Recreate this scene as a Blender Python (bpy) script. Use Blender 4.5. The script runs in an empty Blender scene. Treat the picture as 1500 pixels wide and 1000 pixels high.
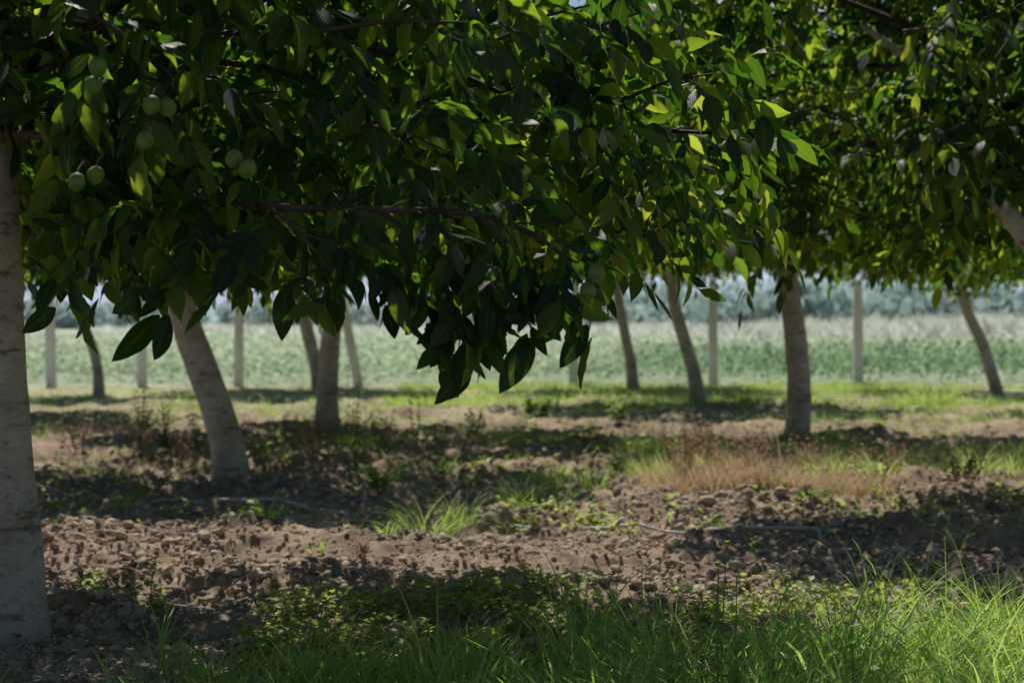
import bpy, math
import numpy as np
from mathutils import Vector
rng = np.random.default_rng(7)
scene = bpy.context.scene
COL = scene.collection

# ---------------------------------------------------------------- noise
_tab = np.random.default_rng(3).random((256, 256))
def vnoise(x, y):
    x = np.asarray(x, float); y = np.asarray(y, float)
    xi = np.floor(x).astype(int); yi = np.floor(y).astype(int)
    fx = x - xi; fy = y - yi
    fx = fx*fx*(3-2*fx); fy = fy*fy*(3-2*fy)
    a = _tab[xi & 255, yi & 255]; b = _tab[(xi+1) & 255, yi & 255]
    c = _tab[xi & 255, (yi+1) & 255]; d = _tab[(xi+1) & 255, (yi+1) & 255]
    return (a*(1-fx)+b*fx)*(1-fy)+(c*(1-fx)+d*fx)*fy
def fbm(x, y, o=4):
    s = 0; a = .5; t = 0
    for i in range(o):
        s = s+a*vnoise(x*2**i+17.3*i, y*2**i+5.1*i); t += a; a *= .5
    return s/t
def billow(x, y): return np.abs(2*vnoise(x, y)-1)
def sstep(a, b, x):
    t = np.clip((x-a)/(b-a), 0, 1); return t*t*(3-2*t)
def height(x, y):
    x = np.asarray(x, float); y = np.asarray(y, float)
    till = sstep(6.2, 8.2, y)*(1-sstep(29, 33, y))
    near = 1-sstep(60, 90, y)
    h = 0.14*(fbm(x*.3+4, y*.35)-.5)*near
    lump = .35+1.0*fbm(x*.6+31, y*.7+3, 2)
    h = h+till*(0.26*(fbm(x*.8, y*1.7, 3)-.5)+lump*(0.08*(vnoise(x*4.3, y*5)-.5)+0.07*(billow(x*8, y*8)-.5)+.045*(billow(x*15+7, y*15)-.5)))
    h = h+.15*sstep(.7, 1.6, x)*np.exp(-((y-14.3-.25*np.sin(x*1.3))/.8)**2)
    h = h+(1-till)*near*0.03*(vnoise(x*4, y*4)-.5)
    return h

# ---------------------------------------------------------------- mesh helpers
def chunk(V, F, mat=0, rnd=None, luv=None):
    n = len(V)
    if rnd is None: rnd = np.full(n, .5)
    if luv is None: luv = np.zeros((n, 3))
    return (np.asarray(V, np.float32), np.asarray(F, np.int32), mat, np.asarray(rnd, np.float32), np.asarray(luv, np.float32))
def mk_mesh(name, chunks, mats, smooth=True):
    Vs, loops, starts, mi, rs, us = [], [], [], [], [], []
    vo = 0; lo = 0
    for V, F, m, r, u in chunks:
        k = F.shape[1]
        Vs.append(V); rs.append(r); us.append(u)
        loops.append((F+vo).ravel()); starts.append(lo+np.arange(len(F))*k)
        mi.append(np.full(len(F), m)); vo += len(V); lo += F.size
    V = np.concatenate(Vs); L = np.concatenate(loops); S = np.concatenate(starts); MI = np.concatenate(mi)
    me = bpy.data.meshes.new(name)
    me.vertices.add(len(V)); me.vertices.foreach_set("co", V.ravel())
    me.loops.add(len(L)); me.loops.foreach_set("vertex_index", L.astype(np.int32))
    me.polygons.add(len(S)); me.polygons.foreach_set("loop_start", S.astype(np.int32))
    me.polygons.foreach_set("material_index", MI.astype(np.int32))
    me.polygons.foreach_set("use_smooth", np.full(len(S), smooth))
    me.update(calc_edges=True)
    a = me.attributes.new("rnd", 'FLOAT', 'POINT'); a.data.foreach_set("value", np.concatenate(rs))
    a = me.attributes.new("luv", 'FLOAT_VECTOR', 'POINT'); a.data.foreach_set("vector", np.concatenate(us).astype(np.float32).ravel())
    for m in mats: me.materials.append(m)
    me.validate()
    return me
def add_obj(name, data, loc=(0, 0, 0), parent=None, label=None, cat=None, kind=None, group=None, rz=0.0, sc=1.0):
    o = bpy.data.objects.new(name, data); COL.objects.link(o)
    o.location = loc; o.rotation_euler = (0, 0, rz); o.scale = (sc, sc, sc)
    if parent: o.parent = parent
    if label: o["label"] = label
    if cat: o["category"] = cat
    if kind: o["kind"] = kind
    if group: o["group"] = group
    return o
def nrm(a): return a/np.maximum(np.linalg.norm(a, axis=-1, keepdims=True), 1e-9)
def catmull(pts, rad, n=6):
    P = np.array(pts, float); R = np.array(rad, float)
    t = np.arange(len(P)); tt = np.linspace(0, len(P)-1, (len(P)-1)*n+1)
    Pe = np.vstack([2*P[0]-P[1], P, 2*P[-1]-P[-2]])
    out = []
    for q in tt:
        i = min(int(q), len(P)-2); f = q-i
        a, b, c, d = Pe[i], Pe[i+1], Pe[i+2], Pe[i+3]
        out.append(.5*((2*b)+(c-a)*f+(2*a-5*b+4*c-d)*f*f+(3*b-a-3*c+d)*f**3))
    return np.array(out), np.interp(tt, t, R)
def tube(P, R, sides=8, mat=0, rnd=.5, bump=0.0, seed=0):
    P = np.asarray(P, float); k = len(P)
    T = np.gradient(P, axis=0); T = nrm(T)
    ref = np.array([1, 0, 0.]) if abs(T[0][0]) < .8 else np.array([0, 0, 1.])
    u = nrm(ref-T[0]*np.dot(ref, T[0])); U = [u]
    for i in range(1, k):
        u = nrm(u-T[i]*np.dot(u, T[i])); U.append(u)
    U = np.array(U); W = np.cross(T, U)
    a = np.linspace(0, 2*np.pi, sides, endpoint=False)
    rr = np.asarray(R, float)[:, None]*np.ones((1, sides))
    if bump > 0:
        ln = np.cumsum(np.r_[0, np.linalg.norm(np.diff(P, axis=0), axis=1)])
        rr = rr*(1+bump*(fbm(np.cos(a)[None]*1.6+seed+ln[:, None]*1.2, np.sin(a)[None]*1.6+ln[:, None]*2.5+seed*3)-.5)*2)
    V = P[:, None]+rr[..., None]*(np.cos(a)[None, :, None]*U[:, None]+np.sin(a)[None, :, None]*W[:, None])
    V = V.reshape(-1, 3)
    i = np.arange(k-1)[:, None]*sides; j = np.arange(sides)[None]; j2 = (j+1) % sides
    F = np.stack([i+j, i+j2, i+sides+j2, i+sides+j], -1).reshape(-1, 4)
    V = np.vstack([V, P[-1:]+T[-1:]*R[-1]*.5])
    c1 = chunk(V, F, mat, np.full(len(V), rnd))
    e = (k-1)*sides
    tri = np.stack([e+np.arange(sides), e+(np.arange(sides)+1) % sides, np.full(sides, len(V)-1)], -1)
    return [c1], tri
def tube_chunks(P, R, sides=8, mat=0, rnd=.5, bump=0., seed=0):
    (c1,), tri = tube(P, R, sides, mat, rnd, bump, seed)
    V = c1[0]
    cap = chunk(np.vstack([V[tri[:, 0]], V[-1:]]), np.stack([np.arange(sides), (np.arange(sides)+1) % sides, np.full(sides, sides)], -1), mat, np.full(sides+1, rnd))
    return [chunk(V[:-1], c1[1], mat, np.full(len(V)-1, rnd)), cap]

# ---------------------------------------------------------------- leaf template
def leaf_template(nv, nu, curl=.18, fold=.22, wave=0.0):
    vs = np.linspace(0, 1, nv+1); us = np.linspace(-1, 1, nu+1)
    V = []; L = []
    for v in vs:
        w = .215*(np.sin(np.pi*min(v, 1)**.92)**.78 if 0 < v < 1 else 0.0)*(1-.15*v)
        if v == 0: w = .012
        if v == 1: w = .004
        for u in us:
            z = fold*abs(u)*w-curl*v*v+wave*math.sin(v*19+u*2)*abs(u)*.02
            V.append((u*w, v, z)); L.append((u, v, 0))
    F = []
    k = nu+1
    for i in range(nv):
        for j in range(nu):
            F.append((i*k+j, i*k+j+1, (i+1)*k+j+1, (i+1)*k+j))
    return np.array(V), np.array(F), np.array(L)
LEAF_LO = leaf_template(4, 2)
LEAF_HI = leaf_template(9, 4, curl=.2, fold=.35, wave=1.0)
LEAF_TINY = leaf_template(3, 2)
def place_leaves(tpl, B, D, N, Ln, mat, r, wscale=None):
    V, F, L = tpl
    D = nrm(D); S = nrm(np.cross(D, N)); Nn = np.cross(S, D)
    m = len(B)
    curlv = 1+2.2*(r[:, None]-.5)
    ws = np.ones(m) if wscale is None else wscale
    W = B[:, None]+Ln[:, None, None]*(V[None, :, 0:1]*ws[:, None, None]*S[:, None]+V[None, :, 1:2]*D[:, None]+(V[None, :, 2]*curlv)[..., None]*Nn[:, None])
    FF = (F[None]+(np.arange(m)*len(V))[:, None, None]).reshape(-1, 4)
    return chunk(W.reshape(-1, 3), FF, mat, np.repeat(r, len(V)), np.tile(L, (m, 1)))
def compound(P, D, g, ll=.115, pairs=3):
    n = len(P); D = nrm(D)
    up = np.array([0, 0, 1.])[None]+g.normal(0, .35, (n, 3))
    S = nrm(np.cross(D, up)); U = np.cross(S, D)
    R = ll*(2.3+g.random(n)*.6)
    Bs, Ds, Ns, Ls = [], [], [], []
    sag = np.array([0, 0, -1.])
    for k in range(pairs):
        t = .35+.6*k/pairs
        pos = P+D*(R*t)[:, None]+sag*(R*t*t*.25)[:, None]
        for s in (-1, 1):
            d = D*.55+S*s*(.9)+sag*(.3+.8*g.random((n, 1)))+g.normal(0, .2, (n, 3))
            Bs.append(pos); Ds.append(nrm(d)); Ns.append(U+g.normal(0, .35, (n, 3))); Ls.append(ll*(.7+.15*k+.3*g.random(n)))
    pos = P+D*R[:, None]+sag*(R*.25)[:, None]
    Bs.append(pos); Ds.append(nrm(D+sag*(.3+.8*g.random((n, 1)))+g.normal(0, .12, (n, 3)))); Ns.append(U+g.normal(0, .2, (n, 3))); Ls.append(ll*(1.05+.3*g.random(n)))
    return np.concatenate(Bs), np.concatenate(Ds), np.concatenate(Ns), np.concatenate(Ls), R

# ---------------------------------------------------------------- materials
def new_mat(name):
    m = bpy.data.materials.new(name); m.use_nodes = True
    nt = m.node_tree; nt.nodes.clear()
    return m, nt, nt.nodes, nt.links
def ramp(nd, stops):
    r = nd.new("ShaderNodeValToRGB"); e = r.color_ramp.elements
    e[0].position = stops[0][0]; e[0].color = (*stops[0][1], 1)
    e[1].position = stops[-1][0]; e[1].color = (*stops[-1][1], 1)
    for p, c in stops[1:-1]:
        x = e.new(p); x.color = (*c, 1)
    return r
def math_n(nd, lk, op, a, b=None, clamp=False):
    n = nd.new("ShaderNodeMath"); n.operation = op; n.use_clamp = clamp
    for i, v in enumerate((a, b)):
        if v is None: continue
        if isinstance(v, (int, float)): n.inputs[i].default_value = v
        else: lk.new(v, n.inputs[i])
    return n.outputs[0]
def mixc(nd, lk, f, a, b, mode='MIX'):
    n = nd.new("ShaderNodeMix"); n.data_type = 'RGBA'; n.blend_type = mode
    for s, v in ((n.inputs[0], f), (n.inputs[6], a), (n.inputs[7], b)):
        if isinstance(v, (int, float)): s.default_value = v
        elif isinstance(v, tuple): s.default_value = (*v, 1)
        else: lk.new(v, s)
    return n.outputs[2]
def foliage_mat(name, stops, trans_stops, tf=.4, rough=.45, veins=False, spec=.4):
    m, nt, nd, lk = new_mat(name)
    at = nd.new("ShaderNodeAttribute"); at.attribute_name = "rnd"
    c = ramp(nd, stops); t = ramp(nd, trans_stops)
    lk.new(at.outputs["Fac"], c.inputs[0]); lk.new(at.outputs["Fac"], t.inputs[0])
    cc, tc = c.outputs[0], t.outputs[0]
    p = nd.new("ShaderNodeBsdfPrincipled"); p.inputs["Roughness"].default_value = rough
    p.inputs["Specular IOR Level"].default_value = spec
    if veins:
        uv = nd.new("ShaderNodeAttribute"); uv.attribute_name = "luv"
        sp = nd.new("ShaderNodeSeparateXYZ"); lk.new(uv.outputs["Vector"], sp.inputs[0])
        au = math_n(nd, lk, 'ABSOLUTE', sp.outputs[0])
        mid = math_n(nd, lk, 'LESS_THAN', au, .06)
        s = math_n(nd, lk, 'SUBTRACT', math_n(nd, lk, 'MULTIPLY', sp.outputs[1], 11.0), math_n(nd, lk, 'MULTIPLY', au, 2.6))
        fr = math_n(nd, lk, 'FRACT', s)
        side = math_n(nd, lk, 'LESS_THAN', math_n(nd, lk, 'ABSOLUTE', math_n(nd, lk, 'SUBTRACT', fr, .5)), .06)
        v = math_n(nd, lk, 'MAXIMUM', mid, math_n(nd, lk, 'MULTIPLY', side, .6), True)
        cc = mixc(nd, lk, math_n(nd, lk, 'MULTIPLY', v, .5), cc, (.07, .11, .04))
        tc = mixc(nd, lk, math_n(nd, lk, 'MULTIPLY', v, .35), tc, (.45, .55, .12))
        bp = nd.new("ShaderNodeBump"); bp.inputs["Strength"].default_value = .35; bp.inputs["Distance"].default_value = .003
        hh = math_n(nd, lk, 'ABSOLUTE', math_n(nd, lk, 'SUBTRACT', fr, .5))
        lk.new(hh, bp.inputs["Height"]); lk.new(bp.outputs[0], p.inputs["Normal"])
    lk.new(cc, p.inputs["Base Color"])
    tr = nd.new("ShaderNodeBsdfTranslucent"); lk.new(tc, tr.inputs[0])
    mx = nd.new("ShaderNodeMixShader"); mx.inputs[0].default_value = tf
    lk.new(p.outputs[0], mx.inputs[1]); lk.new(tr.outputs[0], mx.inputs[2])
    o = nd.new("ShaderNodeOutputMaterial"); lk.new(mx.outputs[0], o.inputs[0])
    return m
M_leaf = foliage_mat("walnut_leaf", [(0, (.009, .022, .010)), (.6, (.015, .033, .012)), (1, (.027, .05, .014))],
                     [(0, (.025, .09, .006)), (.45, (.11, .28, .012)), (.8, (.38, .64, .025)), (1, (.85, .98, .08))], tf=.42, rough=.48, veins=True, spec=.25)
M_grass = foliage_mat("grass_blade", [(0, (.06, .13, .03)), (.7, (.14, .25, .06)), (1, (.28, .33, .12))],
                      [(0, (.22, .50, .06)), (.7, (.46, .78, .10)), (1, (.72, .80, .24))], tf=.5, rough=.5)
M_straw = foliage_mat("dry_straw", [(0, (.36, .22, .13)), (.6, (.62, .45, .29)), (1, (.78, .68, .53))],
                      [(0, (.36, .22, .12)), (.6, (.62, .45, .26)), (1, (.78, .68, .48))], tf=.45, rough=.7)
M_weed = foliage_mat("weed_leaf", [(0, (.05, .11, .025)), (.6, (.10, .19, .04)), (1, (.2, .26, .06))],
                     [(0, (.2, .42, .04)), (.6, (.4, .6, .07)), (1, (.66, .72, .14))], tf=.48, rough=.5)
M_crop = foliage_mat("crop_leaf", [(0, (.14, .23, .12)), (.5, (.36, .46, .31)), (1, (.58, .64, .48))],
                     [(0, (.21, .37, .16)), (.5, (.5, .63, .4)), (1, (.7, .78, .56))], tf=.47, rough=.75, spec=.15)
M_far = foliage_mat("haze_tinted_far_foliage", [(0, (.25, .35, .34)), (.5, (.37, .48, .47)), (1, (.52, .61, .59))],  # distance haze is painted into these pale blue-grey leaf colours
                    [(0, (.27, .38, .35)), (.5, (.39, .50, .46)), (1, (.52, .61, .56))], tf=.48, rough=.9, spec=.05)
M_plume = foliage_mat("pale_plume", [(0, (.50, .54, .42)), (.6, (.76, .76, .68)), (1, (.9, .89, .85))],
                      [(0, (.50, .54, .42)), (.6, (.76, .76, .68)), (1, (.9, .89, .85))], tf=.45, rough=.8)
M_deadleaf = foliage_mat("dead_leaf", [(0, (.05, .036, .03)), (.6, (.22, .145, .10)), (1, (.46, .33, .25))],
                         [(0, (.06, .03, .02)), (.6, (.26, .14, .08)), (1, (.50, .34, .20))], tf=.35, rough=.75)

def bark_mat(name, base, dark, light):
    m, nt, nd, lk = new_mat(name)
    tc = nd.new("ShaderNodeTexCoord")
    mp = nd.new("ShaderNodeMapping"); mp.inputs["Scale"].default_value = (6, 6, 12); lk.new(tc.outputs["Object"], mp.inputs[0])
    n1 = nd.new("ShaderNodeTexNoise"); n1.inputs["Scale"].default_value = 1.8; n1.inputs["Detail"].default_value = 7; n1.inputs["Roughness"].default_value = .72
    lk.new(mp.outputs[0], n1.inputs["Vector"])
    n2 = nd.new("ShaderNodeTexNoise"); n2.inputs["Scale"].default_value = 3.2; n2.inputs["Detail"].default_value = 5
    lk.new(tc.outputs["Object"], n2.inputs["Vector"])
    mp3 = nd.new("ShaderNodeMapping"); mp3.inputs["Scale"].default_value = (10, 10, 30); lk.new(tc.outputs["Object"], mp3.inputs[0])
    n3 = nd.new("ShaderNodeTexVoronoi"); n3.feature = 'DISTANCE_TO_EDGE'; n3.inputs["Scale"].default_value = 1.0
    lk.new(mp3.outputs[0], n3.inputs["Vector"])
    mp4 = nd.new("ShaderNodeMapping"); mp4.inputs["Scale"].default_value = (1.5, 1.5, 12); lk.new(tc.outputs["Object"], mp4.inputs[0])
    n4 = nd.new("ShaderNodeTexNoise"); n4.inputs["Scale"].default_value = 1.3; n4.inputs["Detail"].default_value = 3; lk.new(mp4.outputs[0], n4.inputs["Vector"])
    r1 = ramp(nd, [(.34, dark), (.45, base), (.75, light)]); lk.new(n1.outputs[0], r1.inputs[0])
    r2 = ramp(nd, [(.3, (.6, .55, .49)), (.62, (1, 1, 1))]); lk.new(n2.outputs[0], r2.inputs[0])
    c = mixc(nd, lk, .9, r1.outputs[0], r2.outputs[0], 'MULTIPLY')
    r3 = ramp(nd, [(0, (.45, .4, .35)), (.06, (1, 1, 1))]); lk.new(n3.outputs["Distance"], r3.inputs[0])
    c = mixc(nd, lk, .4, c, r3.outputs[0], 'MULTIPLY')
    r4 = ramp(nd, [(.35, (.4, .34, .29)), (.385, (1, 1, 1))]); lk.new(n4.outputs[0], r4.inputs[0])
    c = mixc(nd, lk, .7, c, r4.outputs[0], 'MULTIPLY')
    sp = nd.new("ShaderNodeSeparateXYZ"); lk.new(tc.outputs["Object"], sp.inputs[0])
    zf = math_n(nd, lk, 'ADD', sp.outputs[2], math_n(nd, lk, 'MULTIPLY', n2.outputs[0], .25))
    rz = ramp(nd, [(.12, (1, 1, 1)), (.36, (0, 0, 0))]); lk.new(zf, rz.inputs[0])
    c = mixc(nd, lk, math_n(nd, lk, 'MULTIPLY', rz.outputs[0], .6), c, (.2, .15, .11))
    p = nd.new("ShaderNodeBsdfPrincipled"); p.inputs["Roughness"].default_value = .85; p.inputs["Specular IOR Level"].default_value = .2
    lk.new(c, p.inputs["Base Color"])
    b = nd.new("ShaderNodeBump"); b.inputs["Strength"].default_value = .8; b.inputs["Distance"].default_value = .014
    lk.new(n1.outputs[0], b.inputs["Height"]); lk.new(b.outputs[0], p.inputs["Normal"])
    o = nd.new("ShaderNodeOutputMaterial"); lk.new(p.outputs[0], o.inputs[0])
    return m
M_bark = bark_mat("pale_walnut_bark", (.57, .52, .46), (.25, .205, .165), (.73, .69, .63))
M_twig = bark_mat("twig_bark", (.075, .058, .048), (.04, .03, .025), (.13, .10, .08))

def simple_noise_mat(name, stops, scale=8, rough=.8, bump=.3, dist=.01, spec=.3):
    m, nt, nd, lk = new_mat(name)
    tc = nd.new("ShaderNodeTexCoord")
    n = nd.new("ShaderNodeTexNoise"); n.inputs["Scale"].default_value = scale; n.inputs["Detail"].default_value = 6
    lk.new(tc.outputs["Object"], n.inputs["Vector"])
    r = ramp(nd, stops); lk.new(n.outputs[0], r.inputs[0])
    p = nd.new("ShaderNodeBsdfPrincipled"); p.inputs["Roughness"].default_value = rough; p.inputs["Specular IOR Level"].default_value = spec
    lk.new(r.outputs[0], p.inputs["Base Color"])
    b = nd.new("ShaderNodeBump"); b.inputs["Strength"].default_value = bump; b.inputs["Distance"].default_value = dist
    lk.new(n.outputs[0], b.inputs["Height"]); lk.new(b.outputs[0], p.inputs["Normal"])
    o = nd.new("ShaderNodeOutputMaterial"); lk.new(p.outputs[0], o.inputs[0])
    return m
M_clod = simple_noise_mat("soil_clod", [(.3, (.25, .186, .136)), (.7, (.53, .42, .325))], 14, .95, .6, .01, .1)
M_conc = simple_noise_mat("weathered_concrete", [(.3, (.66, .66, .71)), (.7, (.8, .8, .87))], 9, .85)
M_hose = simple_noise_mat("dusty_hose", [(.3, (.36, .35, .36)), (.7, (.56, .54, .54))], 20, .4)
M_hose2 = simple_noise_mat("dull_dusty_hose", [(.3, (.30, .30, .32)), (.7, (.46, .45, .46))], 20, .45)
M_wire = simple_noise_mat("galvanised_wire", [(.3, (.3, .3, .3)), (.7, (.45, .45, .45))], 20, .5)
M_nut = simple_noise_mat("green_walnut_husk", [(.35, (.07, .14, .028)), (.65, (.12, .20, .048))], 60, .6, .15, .002, .12)
M_hill = simple_noise_mat("haze_tinted_hill", [(.3, (.52, .60, .74)), (.7, (.56, .64, .78))], .004, 1, 0)  # pale blue carries the air haze as surface colour, no real atmosphere
M_wall = simple_noise_mat("farm_wall", [(.3, (.45, .44, .42)), (.7, (.52, .5, .48))], .6, .9)
M_roof = simple_noise_mat("dull_red_roof", [(.3, (.38, .28, .26)), (.7, (.44, .33, .3))], .8, .9)
M_dark = simple_noise_mat("dark_opening", [(.3, (.15, .15, .16)), (.7, (.18, .18, .19))], .8, .6)

def ground_mat():
    m, nt, nd, lk = new_mat("orchard_soil_and_fields")
    ge = nd.new("ShaderNodeNewGeometry")
    sp = nd.new("ShaderNodeSeparateXYZ"); lk.new(ge.outputs["Position"], sp.inputs[0])
    def noise(s, d=6, r=.6):
        n = nd.new("ShaderNodeTexNoise"); n.inputs["Scale"].default_value = s; n.inputs["Detail"].default_value = d; n.inputs["Roughness"].default_value = r
        lk.new(ge.outputs["Position"], n.inputs["Vector"]); return n.outputs[0]
    nf = noise(9, 8, .7); nm = noise(1.1, 5); nl = noise(.25, 3)
    r = ramp(nd, [(.3, (.20, .148, .108)), (.5, (.385, .295, .222)), (.72, (.57, .46, .36))]); lk.new(nf, r.inputs[0])
    r2 = ramp(nd, [(.35, (.55, .53, .51)), (.65, (1.1, 1.05, 1.0))]); lk.new(nm, r2.inputs[0])
    soil = mixc(nd, lk, .85, r.outputs[0], r2.outputs[0], 'MULTIPLY')
    g = ramp(nd, [(.3, (.20, .26, .10)), (.5, (.42, .42, .23)), (.7, (.64, .56, .4))]); lk.new(nf, g.inputs[0])
    mr = nd.new("ShaderNodeMapRange"); mr.inputs[1].default_value = 18; mr.inputs[2].default_value = 31
    lk.new(sp.outputs[1], mr.inputs[0])
    cov = math_n(nd, lk, 'ADD', math_n(nd, lk, 'MULTIPLY', math_n(nd, lk, 'SUBTRACT', nm, .5), 4.0), mr.outputs[0], True)
    cov = math_n(nd, lk, 'MULTIPLY', cov, math_n(nd, lk, 'MULTIPLY', mr.outputs[0], 1.0), True)
    c = mixc(nd, lk, cov, soil, g.outputs[0])
    def zone(y0, soft, c, col):
        mz = nd.new("ShaderNodeMapRange"); mz.inputs[1].default_value = y0; mz.inputs[2].default_value = y0+soft
        yy = math_n(nd, lk, 'ADD', sp.outputs[1], math_n(nd, lk, 'MULTIPLY', nl, soft*1.0)); lk.new(yy, mz.inputs[0])
        return mixc(nd, lk, mz.outputs[0], c, col)
    rf = ramp(nd, [(.35, (.30, .38, .23)), (.7, (.48, .52, .38))]); lk.new(nm, rf.inputs[0])
    c = zone(36.5, 2, c, rf.outputs[0])
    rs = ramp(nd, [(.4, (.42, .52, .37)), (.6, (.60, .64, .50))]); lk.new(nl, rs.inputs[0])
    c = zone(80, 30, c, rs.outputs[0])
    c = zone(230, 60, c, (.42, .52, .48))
    p = nd.new("ShaderNodeBsdfPrincipled"); p.inputs["Roughness"].default_value = .95; p.inputs["Specular IOR Level"].default_value = .1
    lk.new(c, p.inputs["Base Color"])
    b = nd.new("ShaderNodeBump"); b.inputs["Strength"].default_value = 1.0; b.inputs["Distance"].default_value = .04
    lk.new(nf, b.inputs["Height"]); lk.new(b.outputs[0], p.inputs["Normal"])
    o = nd.new("ShaderNodeOutputMaterial"); lk.new(p.outputs[0], o.inputs[0])
    return m
M_ground = ground_mat()

# ---------------------------------------------------------------- ground sheet
def geo(a, b, n): return np.geomspace(a, b, n)
xs = np.r_[-geo(14.3, 4000, 30)[::-1], np.arange(-14, -5.5, .2), np.arange(-5.5, -3.2, .07), np.arange(-3.2, 3.6, .03), np.arange(3.6, 6, .07), np.arange(6, 14.1, .2), geo(14.6, 4000, 30)]
ys = np.r_[-geo(4, 400, 12)[::-1], np.arange(-3, 4, .5), np.arange(4, 6.0, .12), np.arange(6.0, 13.5, .03), np.arange(13.5, 19, .05), np.arange(19, 38, .12), geo(38.2, 6000, 70)]
X, Y = np.meshgrid(xs, ys)
Z = height(X, Y)
V = np.stack([X.ravel(), Y.ravel(), Z.ravel()], -1)
nx, ny = len(xs), len(ys)
i = np.arange(ny-1)[:, None]*nx; j = np.arange(nx-1)[None]
F = np.stack([i+j, i+j+1, i+nx+j+1, i+nx+j], -1).reshape(-1, 4)
add_obj("ground", mk_mesh("ground", [chunk(V, F)], [M_ground]), kind="structure", label="tilled brown orchard soil running out to green fields", cat="ground")

# ---------------------------------------------------------------- crowns
def make_crown(seed, R=3.0, z0=1.92, top=4.4, nblob=36, per=11, ll=.112, leaves_per=8, fill=.38, br=.03):
    g = np.random.default_rng(seed)
    ch = []
    blobs = []
    for b in range(nblob):
        a = b*2.399963+g.normal(0, .25)
        q = g.random()
        r = R*math.sqrt((b+.5)/nblob)*.9
        zt = z0+.35+(top-z0-.35)*math.sqrt(max(0, 1-(r/R)**2))
        zb = z0+.2
        k = b % 3
        z = zb+(zt-zb)*(0.0+.12*q if k == 0 else (.5+.2*q if k == 1 else .85+.15*q))
        blobs.append((r*math.cos(a), r*math.sin(a), z))
    blobs = np.array(blobs)
    for bc in blobs:
        st = np.array([0, 0, 1.9+.6*g.random()])
        mid1 = st+(bc-st)*.33+np.array([0, 0, .25])+g.normal(0, .08, 3)
        mid2 = st+(bc-st)*.7+np.array([0, 0, .22])+g.normal(0, .08, 3)
        P, Rr = catmull([st, mid1, mid2, bc], [br, br*.75, br*.5, .007], 4)
        ch += tube_chunks(P, Rr, 6, 1)
    C = np.repeat(blobs, per, axis=0)+g.normal(0, 1, (nblob*per, 3))*np.array([.33, .33, .24])
    nf = int(nblob*per*fill)
    a = g.random(nf)*2*np.pi; r = R*np.sqrt(g.random(nf))*1.0
    zt = z0+.3+(top-z0-.3)*np.sqrt(np.maximum(0, 1-(r/R)**2))
    zz = z0+.1+(zt-z0)*g.random(nf)**1.3
    C = np.vstack([C, np.stack([r*np.cos(a), r*np.sin(a), zz], -1)])
    zmin = z0+.95*(vnoise(C[:, 0]*1.3+seed, C[:, 1]*1.3+9)-.6)
    C[:, 2] = np.where(C[:, 2] < zmin, zmin+.35*g.random(len(C)), C[:, 2])
    rr = np.hypot(C[:, 0], C[:, 1]); C = C[rr < R*1.04]
    out = nrm(C-np.array([0, 0, 2.4])); out[:, 2] *= .5
    td = nrm(out+g.normal(0, .45, C.shape)+np.array([0, 0, -.05]))
    tl = .28+.25*g.random(len(C))
    for c, d, l in zip(C, td, tl):
        P = np.array([c-d*l, c-d*l*.4+[0, 0, .02], c])
        ch += tube_chunks(P, [.008, .006, .003], 4, 1)[:1]
    PL, DL = [], []
    for k in range(leaves_per):
        t = k/(leaves_per-1)
        ang = k*2.4+g.random(len(C))*.8
        ref = nrm(np.cross(td, np.array([0, 0, 1.])[None]+.01)); up = np.cross(ref, td)
        rad = ref*np.cos(ang)[:, None]+up*np.sin(ang)[:, None]
        PL.append(C-td*(tl*(1-t))[:, None]); DL.append(nrm(td*(.35+.6*t)+rad*(.95-.3*t)+np.array([0, 0, -.22])))
    PL = np.concatenate(PL); DL = np.concatenate(DL)
    B, D, N, L, Rc = compound(PL, DL, g, ll)
    return ch, (B, D, N, L), g, (PL, DL, Rc)
def finish_crown(name, ch, leaves, g, tpl=LEAF_LO):
    B, D, N, L = leaves
    ch = ch+[place_leaves(tpl, B, D, N, L, 0, g.random(len(B)), .85+.35*g.random(len(B)))]
    return mk_mesh(name, ch, [M_leaf, M_twig])
crown_meshes = []
for s in range(3):
    ch, lv, g, _ = make_crown(20+s)
    crown_meshes.append(finish_crown("walnut_crown", ch, lv, g))

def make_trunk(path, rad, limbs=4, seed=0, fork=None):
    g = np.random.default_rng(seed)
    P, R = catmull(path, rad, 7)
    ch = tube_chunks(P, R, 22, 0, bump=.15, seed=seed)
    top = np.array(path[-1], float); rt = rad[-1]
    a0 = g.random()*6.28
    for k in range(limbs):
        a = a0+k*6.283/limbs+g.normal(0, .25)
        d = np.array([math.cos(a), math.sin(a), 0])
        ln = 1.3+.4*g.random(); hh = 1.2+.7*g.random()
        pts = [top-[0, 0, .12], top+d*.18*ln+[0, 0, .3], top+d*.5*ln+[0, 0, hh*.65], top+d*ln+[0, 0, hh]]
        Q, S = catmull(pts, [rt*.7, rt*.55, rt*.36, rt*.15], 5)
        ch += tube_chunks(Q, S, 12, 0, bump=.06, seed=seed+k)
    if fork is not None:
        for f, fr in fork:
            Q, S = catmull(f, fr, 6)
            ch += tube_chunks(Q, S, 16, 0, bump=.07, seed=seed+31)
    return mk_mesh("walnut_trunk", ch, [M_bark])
def tree(x, y, path, rad, ci, rz, sc=1.0, label="", limbs=4, seed=0, fork=None, crown=None, dz=0.0):
    z = float(height(x, y))
    e = add_obj("walnut_tree", None, (x, y, z), label=label, cat="tree", group="walnut trees in the orchard")
    e.empty_display_size = .3
    add_obj("trunk", make_trunk(path, rad, limbs, seed, fork), parent=e)
    top = path[-1]
    if crown is None:
        add_obj("crown", crown_meshes[ci], (top[0], top[1], dz), parent=e, rz=rz, sc=sc)
    else:
        add_obj("crown", crown, parent=e)
    return e
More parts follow.
